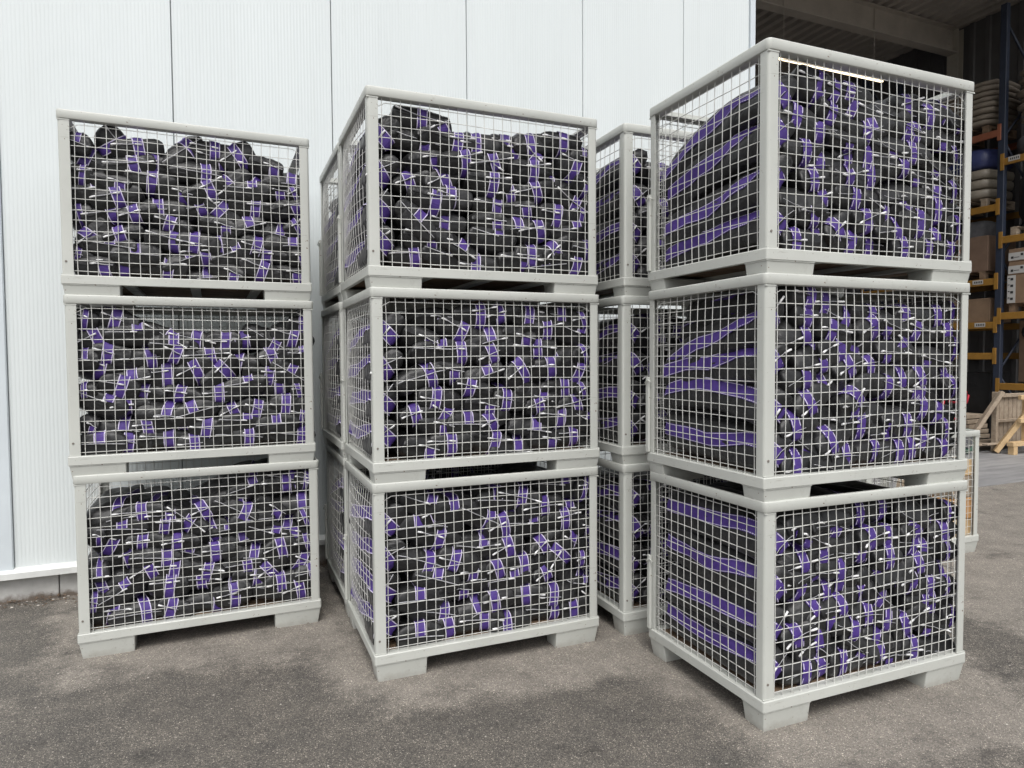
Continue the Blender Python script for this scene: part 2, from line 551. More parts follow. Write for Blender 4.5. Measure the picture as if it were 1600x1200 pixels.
# sill: sloped drip profile
mb = MB()
prof = [(0.0, 0.236), (-0.055, 0.212), (-0.060, 0.207), (-0.060, 0.168), (-0.050, 0.168), (-0.050, 0.198), (0.0, 0.205)]
vv = [(-9.0, y, z) for y, z in prof] + [(4.82, y, z) for y, z in prof]
n = len(prof)
mb.add(vv, [((i + 1) % n, i, n + i, n + (i + 1) % n) for i in range(n)] + [tuple(range(n)), tuple(range(2 * n - 1, n - 1, -1))])
mb.build('sill', SILL, wh)
for i, (a, b_) in enumerate(((-9, -3.5), (-3.49, -1.02), (-1.014, 1.4), (1.406, 3.4), (3.406, 4.79))):
    mb = MB(); mb.box(a, b_, 0.0, 0.25, -0.1, 0.20, bev=0.004); mb.build('plinth', PLINTH, wh)
# corner trim at the edge of the opening
mb = MB(); mb.box(4.802, 4.86, -0.035, 0.30, 0.0, WTOP, bev=0.006); mb.build('corner_trim', TRIM, wh)
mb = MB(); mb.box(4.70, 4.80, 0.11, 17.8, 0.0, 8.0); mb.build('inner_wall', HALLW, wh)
# roof sheet with trapezoidal ribs running front to back
mb = MB(); prof = []
x = 4.8
while x < 13.6:
    prof += [(x, 8.07), (x + 0.10, 8.07), (x + 0.13, 8.0), (x + 0.22, 8.0), (x + 0.25, 8.07)]
    x += 0.25
vv = []; ff = []
for px_, pz in prof:
    vv += [(px_, 0.0, pz), (px_, 18.5, pz)]
for i in range(len(prof) - 1):
    ff.append((2 * i, 2 * i + 1, 2 * i + 3, 2 * i + 2))
mb.add(vv, ff)
mb.build('roof_sheet', ROOFM, wh)
mb = MB(); mb.box(-9, 13.9, 0.05, 18.6, 8.15, 8.3); mb.build('roof_deck', ROOFM, wh)
for yb in (3.78, 9.0, 14.2):
    mb = MB()
    mb.box(4.8, 13.42, yb - 0.006, yb + 0.006, 7.52, 7.97)
    mb.box(4.8, 13.42, yb - 0.10, yb + 0.10, 7.50, 7.52)
    mb.box(4.8, 13.42, yb - 0.10, yb + 0.10, 7.97, 7.99)
    for k in range(4):
        mb.tube([(13.30, yb - 0.012, 7.58 + 0.1 * k), (13.30, yb - 0.03, 7.58 + 0.1 * k)], 0.016, 6)
    mb.build('roof_beam', STEEL, wh)
    mb = MB()
    mb.box(13.43, 13.445, yb - 0.11, yb + 0.11, 0, 7.98); mb.box(13.575, 13.59, yb - 0.11, yb + 0.11, 0, 7.98)
    mb.box(13.445, 13.575, yb - 0.005, yb + 0.005, 0, 7.98)
    mb.build('column', COLM, wh)
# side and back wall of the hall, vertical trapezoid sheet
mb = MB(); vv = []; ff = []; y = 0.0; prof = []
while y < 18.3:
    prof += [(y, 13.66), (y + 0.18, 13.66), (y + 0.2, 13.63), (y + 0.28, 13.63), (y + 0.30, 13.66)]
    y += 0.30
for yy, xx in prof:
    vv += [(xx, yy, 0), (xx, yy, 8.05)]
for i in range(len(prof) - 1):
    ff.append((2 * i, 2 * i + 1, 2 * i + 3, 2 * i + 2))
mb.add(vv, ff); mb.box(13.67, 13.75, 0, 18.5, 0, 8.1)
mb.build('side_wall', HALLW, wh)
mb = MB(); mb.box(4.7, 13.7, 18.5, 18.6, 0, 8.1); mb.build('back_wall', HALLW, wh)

# strip lamp under the roof
lamp = empty('strip_lamp', (10.1, 9.0, 6.67))
tag(lamp, 'long lit strip lamp under the hall roof above the nearest stack', 'lamp')
mb = MB(); mb.box(-1.35, 1.35, -0.05, 0.05, 0.0, 0.06, bev=0.01); mb.build('housing', STEEL, lamp)
mb = MB(); mb.box(-1.33, 1.33, -0.025, 0.025, -0.022, -0.001, bev=0.006); mb.build('diffuser', GLOW, lamp)
mb = MB()
for s in (-1, 1): mb.tube([(s * 1.1, 0, 0.06), (s * 1.1, 0, 1.33)], 0.006, 5)
mb.build('hanger', STEEL, lamp)

# ------------------------------------------------------------------ mesh cages
W, D, PITCH, TOP = 1.24, 0.853, 0.936, 0.972
Z0, Z1 = 0.138, 0.926            # mesh opening


def ring(prof, r=0.03, nc=4, w=W, d=D):
    """sweep a closed profile (inset, z) round the rectangle w x d with rounded corners"""
    mb = MB(); n = len(prof); rings = []
    cs = [((r, r), pi), ((w - r, r), 1.5 * pi), ((w - r, d - r), 0.0), ((r, d - r), 0.5 * pi)]
    for (cx, cy), a0 in cs:
        for k in range(nc + 1):
            a = a0 + 0.5 * pi * k / nc
            rings.append([(cx + (r - i) * cos(a), cy + (r - i) * sin(a), z) if i < r else
                          (cx + (r - i) * (cos(a0) + cos(a0 + pi / 2)), cy + (r - i) * (sin(a0) + sin(a0 + pi / 2)), z) for i, z in prof])
    vv = [p for q in rings for p in q]; m_ = len(rings); ff = []
    for j in range(m_):
        j2 = (j + 1) % m_
        for i in range(n):
            i2 = (i + 1) % n
            ff.append((j * n + i, j2 * n + i, j2 * n + i2, j * n + i2))
    mb.add(vv, ff, 0, True)
    return mb


def shade_auto(me, ang=35):
    try:
        me.set_sharp_from_angle(angle=R(ang))
    except Exception:
        pass
    return me


top_prof = [(0.016, 0.925), (0.002, 0.927), (0.0, 0.930), (0.0, 0.966), (0.001, 0.9695), (0.003, 0.9715), (0.015, TOP), (0.0175, 0.970),
            (0.0175, 0.9355), (0.060, 0.9355), (0.060, 0.930), (0.030, 0.930), (0.030, 0.925)]
base_prof = [(0.003, 0.090), (0.0, 0.092), (0.0, 0.133), (0.003, 0.137), (0.05, 0.137), (0.05, 0.1325), (0.02, 0.1325), (0.02, 0.090)]
ME_TOP = shade_auto(ring(top_prof[::-1], 0.022).mesh('top_frame', PAINT))
ME_BASE = shade_auto(ring(base_prof[::-1], 0.010).mesh('base_frame', PAINT))


def make_foot():
    # pressed steel foot, tapered to the ground; origin at the cage corner
    mb = MB(); fw, fd = 0.262, 0.135
    top = [(0.006, 0.006), (fw, 0.006), (fw, fd), (0.006, fd)]
    bot = [(0.0190, 0.0190), (fw - 0.001, 0.0190), (fw - 0.001, fd - 0.002), (0.0190, fd - 0.002)]
    def rnd(q, r):
        x0, y0 = q[0]; x1, y1 = q[2]; o = []
        for (cx, cy), a0 in (((x0 + r, y0 + r), pi), ((x1 - r, y0 + r), 1.5 * pi), ((x1 - r, y1 - r), 0), ((x0 + r, y1 - r), pi / 2)):
            for k in range(4):
                a = a0 + pi / 2 * k / 3; o.append((cx + r * cos(a), cy + r * sin(a)))
        return o
    lv = [(rnd(bot, 0.005), 0.0), (rnd(top, 0.005), 0.085), (rnd([(t[0] - (0.003 if i in (0, 3) else -0.003), t[1] - (0.003 if i < 2 else -0.003)) for i, t in enumerate(top)], 0.005), 0.086),
          (rnd([(t[0] - (0.003 if i in (0, 3) else -0.003), t[1] - (0.003 if i < 2 else -0.003)) for i, t in enumerate(top)], 0.005), 0.0915)]
    n = 16; vv = [(x, y, z) for q, z in lv for x, y in q]; ff = []
    for j in range(len(lv) - 1):
        for i in range(n):
            i2 = (i + 1) % n
            ff.append((j * n + i, j * n + i2, (j + 1) * n + i2, (j + 1) * n + i))
    mb.add(vv, ff, 0, True)
    mb.add(vv, [tuple(range(n))[::-1], tuple(range((len(lv) - 1) * n, len(lv) * n))])
    return mb


def mirror(mb, sx, sy):
    o = MB()
    flip = sx * sy < 0
    o.v = [((W - x) if sx < 0 else x, (D - y) if sy < 0 else y, z) for x, y, z in mb.v]
    o.f = [f[::-1] if flip else f for f in mb.f]
    o.m = mb.m; o.sm = mb.sm
    return o


def make_post():
    mb = MB(); o = 0.006; wx, wy, t, r = 0.052, 0.047, 0.006, 0.014
    poly = [(o + wx, o), (o + wx, o + t), (o + t + 0.008, o + t), (o + t, o + t + 0.008), (o + t, o + wy), (o, o + wy)]
    for k in range(6):
        a = pi + pi / 2 * k / 5
        poly.append((o + r + r * cos(a), o + r + r * sin(a)))
    mb.prism(poly, 0.1355, 0.9275, smooth=False)
    # collar where post meets the frames
    mb.box(o - 0.002, o + wx + 0.002, o - 0.002, o + t, 0.1375, 0.1425)
    mb.box(o - 0.002, o + wx + 0.002, o - 0.002, o + t, 0.919, 0.9245)
    return mb


QUAD = ((1, 1), (-1, 1), (1, -1), (-1, -1))
ME_FOOT = [shade_auto(mirror(make_foot(), sx, sy).mesh('foot', PAINT)) for sx, sy in QUAD]
ME_POST = [shade_auto(mirror(make_post(), sx, sy).mesh('post', PAINT)) for sx, sy in QUAD]
ME_BOARD = []
for k in range(6):
    mb = MB(); y0 = 0.035 + k * 0.131
    mb.box(0.03, W - 0.03, y0, y0 + 0.122, 0.108, 0.131, bev=0.003); ME_BOARD.append(mb.mesh('floor_board', PLANKW))
mb = MB()
for xx in (0.30, 0.62, 0.94): mb.box(xx - 0.025, xx + 0.025, 0.02, D - 0.02, 0.091, 0.107)
ME_BEARER = mb.mesh('bearer', PAINT)


def wire_panel(width, seed, bulge=0.0, wob=0.0034, rad=0.0020):
    """wire grid in the x-z plane, y = outward is negative; verticals outside, horizontals inside"""
    rr = random.Random(seed); mb = MB()
    x0, x1 = 0.050, width - 0.050
    nv = int(round((x1 - x0) / (0.0475 if width > 1 else 0.0535))); nh = 15
    sx = [rr.uniform(-1, 1) for _ in range(4)]
    def off(x, z):
        u = (x - x0) / (x1 - x0); t = (z - Z0) / (Z1 - Z0)
        q = max(0.0, u * (1 - u)) * 4 * max(0.0, t * (1 - t)) * 4
        s = noise.noise(Vector((x * 2.3 + seed * 3.7, z * 2.9, seed * 1.3)))
        return -bulge * q ** 0.8 * (0.8 + 0.5 * s) + 0.004 * s * q
    def wx(x, z):
        return wob * 1.6 * noise.noise(Vector((x * 3 + seed, z * 4.0, 5.5)))
    nseg = 8
    for i in range(nv):
        x = x0 + (x1 - x0) * (i + 0.5) / nv + rr.uniform(-1, 1) * wob * 0.6
        pts = []
        for k in range(nseg + 1):
            z = Z0 - 0.004 + (Z1 - Z0 + 0.008) * k / nseg
            pts.append((x + wx(x, z), 0.018 + off(x, z), z))
        mb.tube(pts, rad, 5, cap=False)
    for j in range(nh):
        z = Z0 + (Z1 - Z0) * (j + 0.35) / (nh - 0.25) + rr.uniform(-1, 1) * wob * 0.5
        pts = []
        for k in range(nseg + 1):
            x = x0 - 0.006 + (x1 - x0 + 0.012) * k / nseg
            zz = z + wob * 2.2 * noise.noise(Vector((x * 2.0, z * 5 + seed, 1.5)))
            if j == nh - 1:
                zz = z
            pts.append((x, 0.018 + 2 * rad * 0.9 + off(x, z), zz))
        if j == nh - 1:     # the top wire is bent down to the posts at both ends
            e = 0.045
            pts = [(x0 - 0.006, pts[0][1], z - 0.028), (x0 + e, pts[0][1], z)] + [p for p in pts if x0 + e < p[0] < x1 - e] + [(x1 - e, pts[-1][1], z), (x1 + 0.006, pts[-1][1], z - 0.028)]
        mb.tube(pts, rad, 5, cap=False)
    return mb.mesh('wire_mesh', WIRE)


ME_FRONT = [wire_panel(W, s, b_) for s, b_ in ((1, 0.010), (2, 0.014), (3, 0.007))]
ME_SIDE = [wire_panel(D, 11, 0.006), wire_panel(D, 12, 0.010), wire_panel(D, 13, 0.030, 0.003, 0.00185), wire_panel(D, 14, 0.036, 0.003, 0.00185)]


def side_latch():
    mb = MB()
    mb.box(-0.011, 0.004, D - 0.030, D - 0.006, 0.14, 0.53, bev=0.002)
    mb.tube([(-0.004, D - 0.05, 0.50), (-0.016, D - 0.035, 0.515), (-0.018, D - 0.012, 0.50), (-0.010, D - 0.004, 0.49)], 0.0035, 5)
    return mb.mesh('latch', PAINT)


ME_LATCH = side_latch()
mb = MB()
mb.tube([(0.026, 0.007, 0.205), (0.026, 0.0035, 0.205)], 0.0055, 8)
ME_BOLT = mb.mesh('bolt', RUST)


def make_cage(loc, rz, label, seed, side_bulge=False, latch=True, front_bulge=None):
    t = empty('mesh_cage', loc, rz)
    tag(t, label, 'cage', 'grey wire mesh pallet cages')
    link('top_frame', ME_TOP, t); link('base_frame', ME_BASE, t)
    for i in range(4):
        link('post', ME_POST[i], t); link('foot', ME_FOOT[i], t)
    for me in ME_BOARD: link('floor_board', me, t)
    link('bearer', ME_BEARER, t)
    ms = (seed % 2) + (2 if side_bulge else 0)
    tag(link('wire_mesh', ME_FRONT[seed % 3], t), kind='stuff')
    tag(link('wire_mesh', ME_FRONT[(seed + 1) % 3], t, (W, D, 0), (0, 0, pi)), kind='stuff')
    tag(link('wire_mesh', ME_SIDE[ms], t, (0, D, 0), (0, 0, -pi / 2)), kind='stuff')
    tag(link('wire_mesh', ME_SIDE[(seed + 1) % 2], t, (W, 0, 0), (0, 0, pi / 2)), kind='stuff')
    link('bolt', ME_BOLT, t)
    if latch: link('latch', ME_LATCH, t)
    return t


POSN = ('bottom', 'middle', 'top')
STACKS = {  # x, y of the front left outer corner, turn
    'A': (-0.733, 4.083, R(0.48), 'left stack against the wall'),
    'B': (0.646, 3.191, R(-0.59), 'middle stack'),
    'D': (2.029, 2.105, R(-1.22), 'nearest stack on the right'),
    'C': (2.035, 3.169, R(-1.54), 'stack behind the nearest one'),
    'E2': (0.655, 4.086, R(-0.4), 'stack behind the middle one'),
}
OFF = {'A': ((0.012, 0.0), (-0.004, -0.004), (-0.009, -0.004)), 'B': ((0.002, 0.003), (0.004, -0.004), (-0.003, 0.0)),
       'D': ((0.002, 0.0), (-0.008, -0.002), (0.001, 0.002)), 'C': ((0.0, 0.0), (-0.007, 0.004), (0.003, 0.0)),
       'E2': ((0.004, 0.0), (-0.006, 0.003), (0.0, -0.004))}
CAGES = {}
sd_ = 0
for key, (x, y, rz, nm) in STACKS.items():
    for lvl in range(3):
        ox, oy = OFF[key][lvl]
        dz = R(RND.uniform(-0.25, 0.25))
        CAGES[key, lvl] = make_cage((x + ox, y + oy, lvl * PITCH), rz + dz,
                                    'grey mesh pallet cage of black rolls, %s of the %s' % (POSN[lvl], nm), sd_,
                                    side_bulge=key in ('B', 'E2'), latch=True)
        sd_ += 1
make_cage((4.27, 3.44, 0), R(-1.2), 'single low mesh cage with scrap wood beside the hall entrance', 1)

# ------------------------------------------------------------------ rolled fabric bundles
def make_roll(seed, a, b, L=0.74, tw0=0.0, tw1=0.0, rise=0.0, arch=0.0, dashed=False, lo=False, slant=0.0, straight=False, zmin=None):
    rr = random.Random(seed)
    nexp = rr.choice((2.7, 3.3, 4.0, 5.0))
    droop = rr.uniform(-0.75, 0.7) * b
    ear = rr.uniform(0.90, 1.10)
    fr = rr.uniform(0.014, 0.055)
    fwd = rr.uniform(-0.01, 0.022)
    lump = rr.uniform(0.75, 1.2)
    nz = seed * 2.37
    def prof_b(s):
        q = min(s / fr, 1.0); v = math.sqrt(max(0.0, 1 - (1 - q) ** 2))
        q2 = min((L - s) / 0.06, 1.0); v *= math.sqrt(max(0.0, 1 - (1 - q2) ** 2))
        return max(b * v, 0.004)
    def prof_a(s):
        q = min(s / 0.07, 1.0); q2 = min((L - s) / 0.06, 1.0)
        return a * (ear + (1 - ear) * q) * (0.8 + 0.2 * q2)
    def surf(s, u, side, out=0.0):
        """u in [-1,1] across, side +1 top / -1 bottom"""
        A = prof_a(s); B = prof_b(s)
        x = A * u
        z = side * B * max(0.0, 1 - abs(u) ** nexp) ** (1 / nexp)
        p = Vector((x * 9 + nz, s * 7, side * 1.7 + nz))
        k = min(1.0, s / 0.03) * min(1.0, (L - s) / 0.03) * (1 - abs(u) ** 4)
        d = noise.noise(p) * (0.020 if straight else 0.016) * lump + noise.noise(p * 2.2) * 0.006
        # folds fanning out from the seam
        d += 0.0045 * sin(u * 9 + nz + 2.5 * noise.noise(p * 1.3)) * math.exp(-s / 0.10)
        z += side * d * k
        z += side * out
        y = s - out * (1.0 if s < fr * 0.5 else 0.0)
        z += droop * max(0.0, 1 - s / 0.10) ** 2
        y -= fwd * abs(u) ** 3 * max(0.0, 1 - s / 0.08)
        q_ = noise.noise(p * 2.6); z += side * k * 0.006 * (0.35 - abs(q_))
        # sideways pinch waves
        x += 0.010 * noise.noise(Vector((s * 6 + nz, 3.3, side))) * k
        tw = tw0 + (tw1 - tw0) * min(1.0, s / 0.35)
        X = x * cos(tw) - z * sin(tw); Z = x * sin(tw) + z * cos(tw)
        t = s / L
        Z += rise * t + arch * 4 * t * (1 - t)
        if zmin is not None:
            Z = max(Z, zmin); X = max(X, -0.074 - out)
        return (X, y, Z)
    st = [0, 0.003, 0.008, 0.016, 0.026, 0.038, 0.052, 0.068, 0.09, 0.12, 0.16, 0.21, 0.28, 0.36, 0.44, 0.52, 0.60, 0.66, 0.70, 0.725, 0.737, 0.74]
    if lo: st = [0, 0.003, 0.012, 0.032, 0.062, 0.10, 0.18, 0.34, 0.54, 0.68, 0.725, 0.74]
    st = [s * L / 0.74 for s in st]
    nu = 6 if lo else 12
    us = [-cos(pi * i / nu) for i in range(nu + 1)]
    body = MB(); vv = []; ff = []
    per = 2 * nu
    for s in st:
        for u in us: vv.append(surf(s, u, 1))
        for u in us[-2:0:-1]: vv.append(surf(s, u, -1))
    for j in range(len(st) - 1):
        for i in range(per):
            i2 = (i + 1) % per
            ff.append((j * per + i, (j + 1) * per + i, (j + 1) * per + i2, j * per + i2))
    ff.append(tuple(range(per)))
    ff.append(tuple(range((len(st) - 1) * per, len(st) * per))[::-1])
    body.add(vv, ff, 0, True)
    # webbing strap: over the top, round the end, under the roll
    hw = 0.032 if straight else 0.0245
    x0 = rr.uniform(-0.45, 0.45) * a if not straight else rr.uniform(-0.15, 0.15) * a
    def sx(s): return x0 + slant * s + (0.018 if straight else 0.012) * noise.noise(Vector((s * (3.2 if straight else 5) + nz, 9.1, 0)))
    path = [(s, 1) for s in (st[::-1][2:] if not lo else st[::-1][2:])]
    path = [(s, 1) for s in st[::-1] if s < L * 0.95] + [(s, -1) for s in st[1:] if s < L * 0.5]
    mode = rr.random()
    if not straight and mode < (0.10 if dashed else 0.20): path = [q for q in path if q[1] > 0]
    elif not straight and mode < (0.24 if dashed else 0.42): path = [(0.0, -1)] + [q for q in path if q[1] < 0]
    def strip(mb, c0, c1, out, pth, nacross=4):
        vv = []; ff = []
        for s, sd2 in pth:
            for k in range(nacross):
                x = sx(s) + c0 + (c1 - c0) * k / (nacross - 1)
                u = max(-0.985, min(0.985, x / prof_a(s)))
                vv.append(surf(s, u, sd2, out))
        for j in range(len(pth) - 1):
            for k in range(nacross - 1):
                q = j * nacross + k
                ff.append((q, q + 1, q + nacross + 1, q + nacross))
        mb.add(vv, ff, 0, True)
    strap = MB(); strip(strap, -hw, hw, 0.0035, path, 3 if lo else 5)
    stitch = MB()
    if dashed:
        fine = []
        s = 0.16
        while s > 0: fine.append((s, 1)); s -= (0.009 if len(fine) % 2 else 0.0035)
        if len(fine) % 2: fine.pop()
        keep = {q[1] for q in path}
        if 1 not in keep: fine = []
        if -1 in keep: fine += [(0.0012 + 0.0125 * (k // 2) + 0.009 * (k % 2), -1) for k in range(20)]
        for e in (-1, 1):
            c = e * (hw - 0.0045)
            for j in range(0, len(fine) - 1, 2):
                strip(stitch, c - 0.0022, c + 0.0022, 0.0055, fine[j:j + 2], 2)
        lng = [(q, 1) for q in st[::-1] if 0.15 < q < L * 0.95]
        for e in ((-1, 1) if 1 in keep else ()):
            c = e * (hw - 0.004); strip(stitch, c - 0.0014, c + 0.0014, 0.0055, lng, 2)
    else:
        wv_ = rr.uniform(-0.004, 0.004)
        for e in (-1, 1):
            c = e * (hw - 0.001) + wv_ * 0.5
            strip(stitch, c - 0.0024, c + 0.0024, 0.0055, path, 2)
    # pale cord along the end seam with white tips
    cord = MB()
    e0, e1 = rr.choice(((-1, 1), (-1, 0.2), (-0.2, 1), (-1, 1)))
    lift = rr.uniform(-0.018, 0.018)
    def cp(u):
        p = Vector(surf(0.0, u * 0.93, 1))
        p.y -= 0.0045 + 0.006 * abs(u)
        p.z += lift * u + 0.004 * noise.noise(Vector((u * 3, nz, 0)))
        return p
    uu = [e0 + (e1 - e0) * k / 6 for k in range(7)]
    cord.tube([cp(u) for u in uu], 0.0014 if dashed else 0.0023, 4 if lo else 5)
    tl = 0.034 / a
    for e in ((e0, 1), (e1, -1)):
        if rr.random() < (0.55 if not dashed else 0.5):
            q0 = e[0]; q1 = q0 + e[1] * tl
            cord.tube([cp(q0) + Vector((0, -0.001, 0)), cp((q0 + q1) / 2) + Vector((0, -0.001, 0)), cp(q1) + Vector((0, -0.001, 0))],
                      [0.0045, 0.005, 0.004], 4 if lo else 6, mat=1)
    return body, strap, stitch, cord


def roll_meshes(r):
    b_, s_, t_, c_ = r
    return (b_.mesh('sleeve', FABRIC), s_.mesh('strap', PURPLE), t_.mesh('stitching', STITCH), c_.mesh('cord', [CORD, TIP]))


FLAT = [make_roll(100 + i, 0.116 + 0.014 * sin(i * 2.1), 0.056 + 0.006 * cos(i * 1.7), slant=0.25 * sin(i * 3.3)) for i in range(12)]
ROUND = [make_roll(200 + i, 0.100 + 0.010 * sin(i * 2.1), 0.056 + 0.005 * cos(i * 1.7), dashed=True, slant=0.3 * sin(i * 3.3)) for i in range(14)]
FLATLO = [make_roll(100 + i, 0.116 + 0.014 * sin(i * 2.1), 0.056 + 0.006 * cos(i * 1.7), lo=True, slant=0.25 * sin(i * 3.3)) for i in range(12)]
# rolls lying against the left side mesh: they stand on edge so that the stripe faces out
SIDEZ = {2: (0.26, 0.44, 0.625, 0.79), 1: (0.235, 0.41, 0.60, 0.775), 0: (0.235, 0.41, 0.60, 0.775)}
def sides(rise, arch, seed, lvl=0, lo=False, dashed=True):
    return [make_roll(seed + i, 0.098, 0.056, tw0=R(42 + 10 * sin(i * 2.2)), tw1=R(84 + 5 * cos(i * 3)), rise=rise[i], arch=arch[i],
                      dashed=dashed, lo=lo, straight=True, zmin=0.133 - SIDEZ[lvl][i]) for i in range(4)]
SIDE = {('D', 2): sides((-0.05, -0.12, -0.13, -0.19), (0.012, -0.015, 0.02, 0.035), 300, 2),
        ('D', 1): sides((0.03, 0.03, -0.06, -0.21), (0.0, 0.055, 0.035, 0.03), 310, 1),
        ('D', 0): sides((0.02, -0.02, 0.03, 0.01), (0.0, 0.018, -0.012, 0.02), 320, 0)}
sb_ = sides((0, -0.02, -0.04, -0.10), (0.0, 0.01, 0.01, 0.02), 330, 0, dashed=False)
sb_lo = sides((0, -0.02, -0.04, -0.16), (0.0, 0.01, 0.01, 0.04), 340, 0, lo=True, dashed=False)
FLAT_ME = [roll_meshes(r) for r in FLAT]
ROUND_ME = [roll_meshes(r) for r in ROUND]
SIDE_ME = {k: [roll_meshes(r) for r in v] for k, v in SIDE.items()}
SIDE_ME['B'] = [roll_meshes(r) for r in sb_]

# height of the heap (share of the mesh opening) from left to right in each cage
HEAP = {('A', 2): (0.98, 0.93, 0.92, 0.96, 0.90, 0.86), ('A', 1): (0.99, 0.95, 0.80, 0.81, 0.84, 0.94), ('A', 0): (0.86, 0.80, 0.74, 0.86, 0.95, 0.97),
        ('B', 2): (0.99, 0.96, 0.89, 0.90, 0.93, 0.88), ('B', 1): (0.96, 0.95, 0.93, 0.96, 0.95, 0.96), ('B', 0): (0.90, 0.92, 0.90, 0.92, 0.95, 0.96),
        ('D', 2): (0.94, 0.95, 0.93, 0.90, 0.95, 0.95), ('D', 1): (1.0, 1.0, 0.95, 0.88, 0.90, 0.88), ('D', 0): (0.95, 0.97, 0.98, 0.96, 0.95, 0.97),
        ('C', 2): (0.88, 0.84, 0.8, 0.8, 0.8, 0.8), ('C', 1): (0.9,) * 6, ('C', 0): (0.9,) * 6,
        ('E2', 2): (0.84, 0.8, 0.8, 0.8, 0.8, 0.8), ('E2', 1): (0.9,) * 6, ('E2', 0): (0.9,) * 6}


def heap_at(k, x):
    h = HEAP[k]; t = max(0, min(0.999, x / W)) * (len(h) - 1); i = int(t)
    return h[i] + (h[i + 1] - h[i]) * (t - i)


def layout(key, lvl, cw, rh, seed, left_col):
    """positions (x, y, z, tilt about depth axis, yaw, pitch, row, is_side) in the cage frame"""
    rr = random.Random(seed); out = []
    zf = 0.132
    xl = 0.045
    if left_col:
        for i, z in enumerate(SIDEZ[lvl if key == 'D' else 0]):
            if z + 0.03 < Z0 + (Z1 - Z0) * heap_at((key, lvl), 0.05):
                out.append(((0.078 if key in ('B', 'E2') else 0.100) + rr.uniform(-0.004, 0.004), 0.050, z, rr.uniform(-3, 3), 0, 0, i, True))
        xl = 0.150
    half = 0.100 if key == 'D' else 0.108
    x_lo, x_hi = xl + half - 0.015, W - 0.022 - half
    n0 = int(round((x_hi - x_lo) / cw)) + 1
    row = 0
    z = zf + rh * 0.60
    while row < 12:
        odd = row % 2
        n = n0 - odd
        st_ = (x_hi - x_lo) / (n0 - 1)
        got = 0
        push = rr.uniform(-0.12, 0.12) * st_ if odd else 0.0
        for c in range(n):
            edge = c in (0, n - 1)
            x = x_lo + st_ * (c + 0.5 * odd) + push + rr.uniform(-0.26, 0.26) * st_ * (0.25 if edge else 1)
            zj = z + rr.uniform(-0.26, 0.26) * rh * (0.35 if row == 0 else 1) + 0.018 * sin(x * 5 + seed) * min(1, row)
            if zj + rh * 0.45 > Z0 + (Z1 - Z0) * heap_at((key, lvl), x) + 0.012 or zj > 0.885:
                continue
            tilt = rr.gauss(0, 12)
            if c == 0 and not left_col: tilt += rr.choice((-1, 1, 1)) * rr.uniform(8, 26)
            if rr.random() < 0.25: tilt += rr.choice((-1, 1)) * rr.uniform(14, 38)
            if row == 0: tilt *= 0.4
            out.append((x, 0.036 + abs(rr.gauss(0, 0.020)), zj, tilt, rr.gauss(0, 3.0), rr.gauss(0, 2.2) * min(1, row) - (0.0 if row == 0 else 0.6), row, False)); got += 1
        if odd and got:     # narrow bundles squeezed in beside the posts
            for x in (xl + 0.040, W - 0.078):
                zj = z + rr.uniform(-0.2, 0.2) * rh
                if zj + rh * 0.45 < Z0 + (Z1 - Z0) * heap_at((key, lvl), x) + 0.02 and zj < 0.88 and not (left_col and x < 0.3):
                    out.append((x, 0.03 + abs(rr.gauss(0, 0.012)), zj, rr.gauss(0, 14), rr.gauss(0, 2), -0.6, row, None))
        if not got and row > 4: break
        row += 1; z += rh
    # top layer: bundles laid in wherever the heap is still below its rim
    x = x_lo + 0.02
    while x < x_hi + 0.01:
        hz = min(0.915, Z0 + (Z1 - Z0) * heap_at((key, lvl), x))
        top_ = max([q[2] + 0.045 for q in out if abs(q[0] - x) < 0.085 and q[7] is not True] + [Z0])
        if hz - top_ > 0.022:
            out.append((x, 0.04 + abs(rr.gauss(0, 0.02)), hz - 0.045 + rr.uniform(-0.012, 0.008), rr.gauss(0, 9), rr.gauss(0, 3), -1.5, row, False))
        x += st_ * rr.uniform(0.78, 1.05)
    return out


ORD = ('first', 'second', 'third', 'fourth', 'fifth', 'sixth', 'seventh', 'eighth', 'ninth', 'tenth', 'eleventh', 'twelfth')
SNAME = {'A': 'left stack', 'B': 'middle stack', 'D': 'right stack'}


def place_roll(mes, cage, p, label, group):
    x, y, z, tilt, yaw, pit, row, side = p
    t = empty('fabric_roll')
    t.matrix_world = cage_matrix(cage) @ roll_matrix(p)
    tag(t, label, 'fabric roll', group)
    link('sleeve', mes[0], t)
    s = link('strap', mes[1], t); tag(link('stitching', mes[2], s), kind='stuff')
    link('cord', mes[3], t)
    return t


def cage_matrix(c):
    return Matrix.Translation(c.location) @ Matrix.Rotation(c.rotation_euler[2], 4, 'Z')


def roll_matrix(p):
    x, y, z, tilt, yaw, pit, row, side = p
    return (Matrix.Translation((x, y, z)) @ Matrix.Rotation(R(yaw), 4, 'Z') @ Matrix.Rotation(R(pit), 4, 'X') @ Matrix.Rotation(R(tilt), 4, 'Y')
            @ (Matrix.Diagonal((0.52, 1, 0.95, 1)) if side is None else Matrix.Identity(4)))


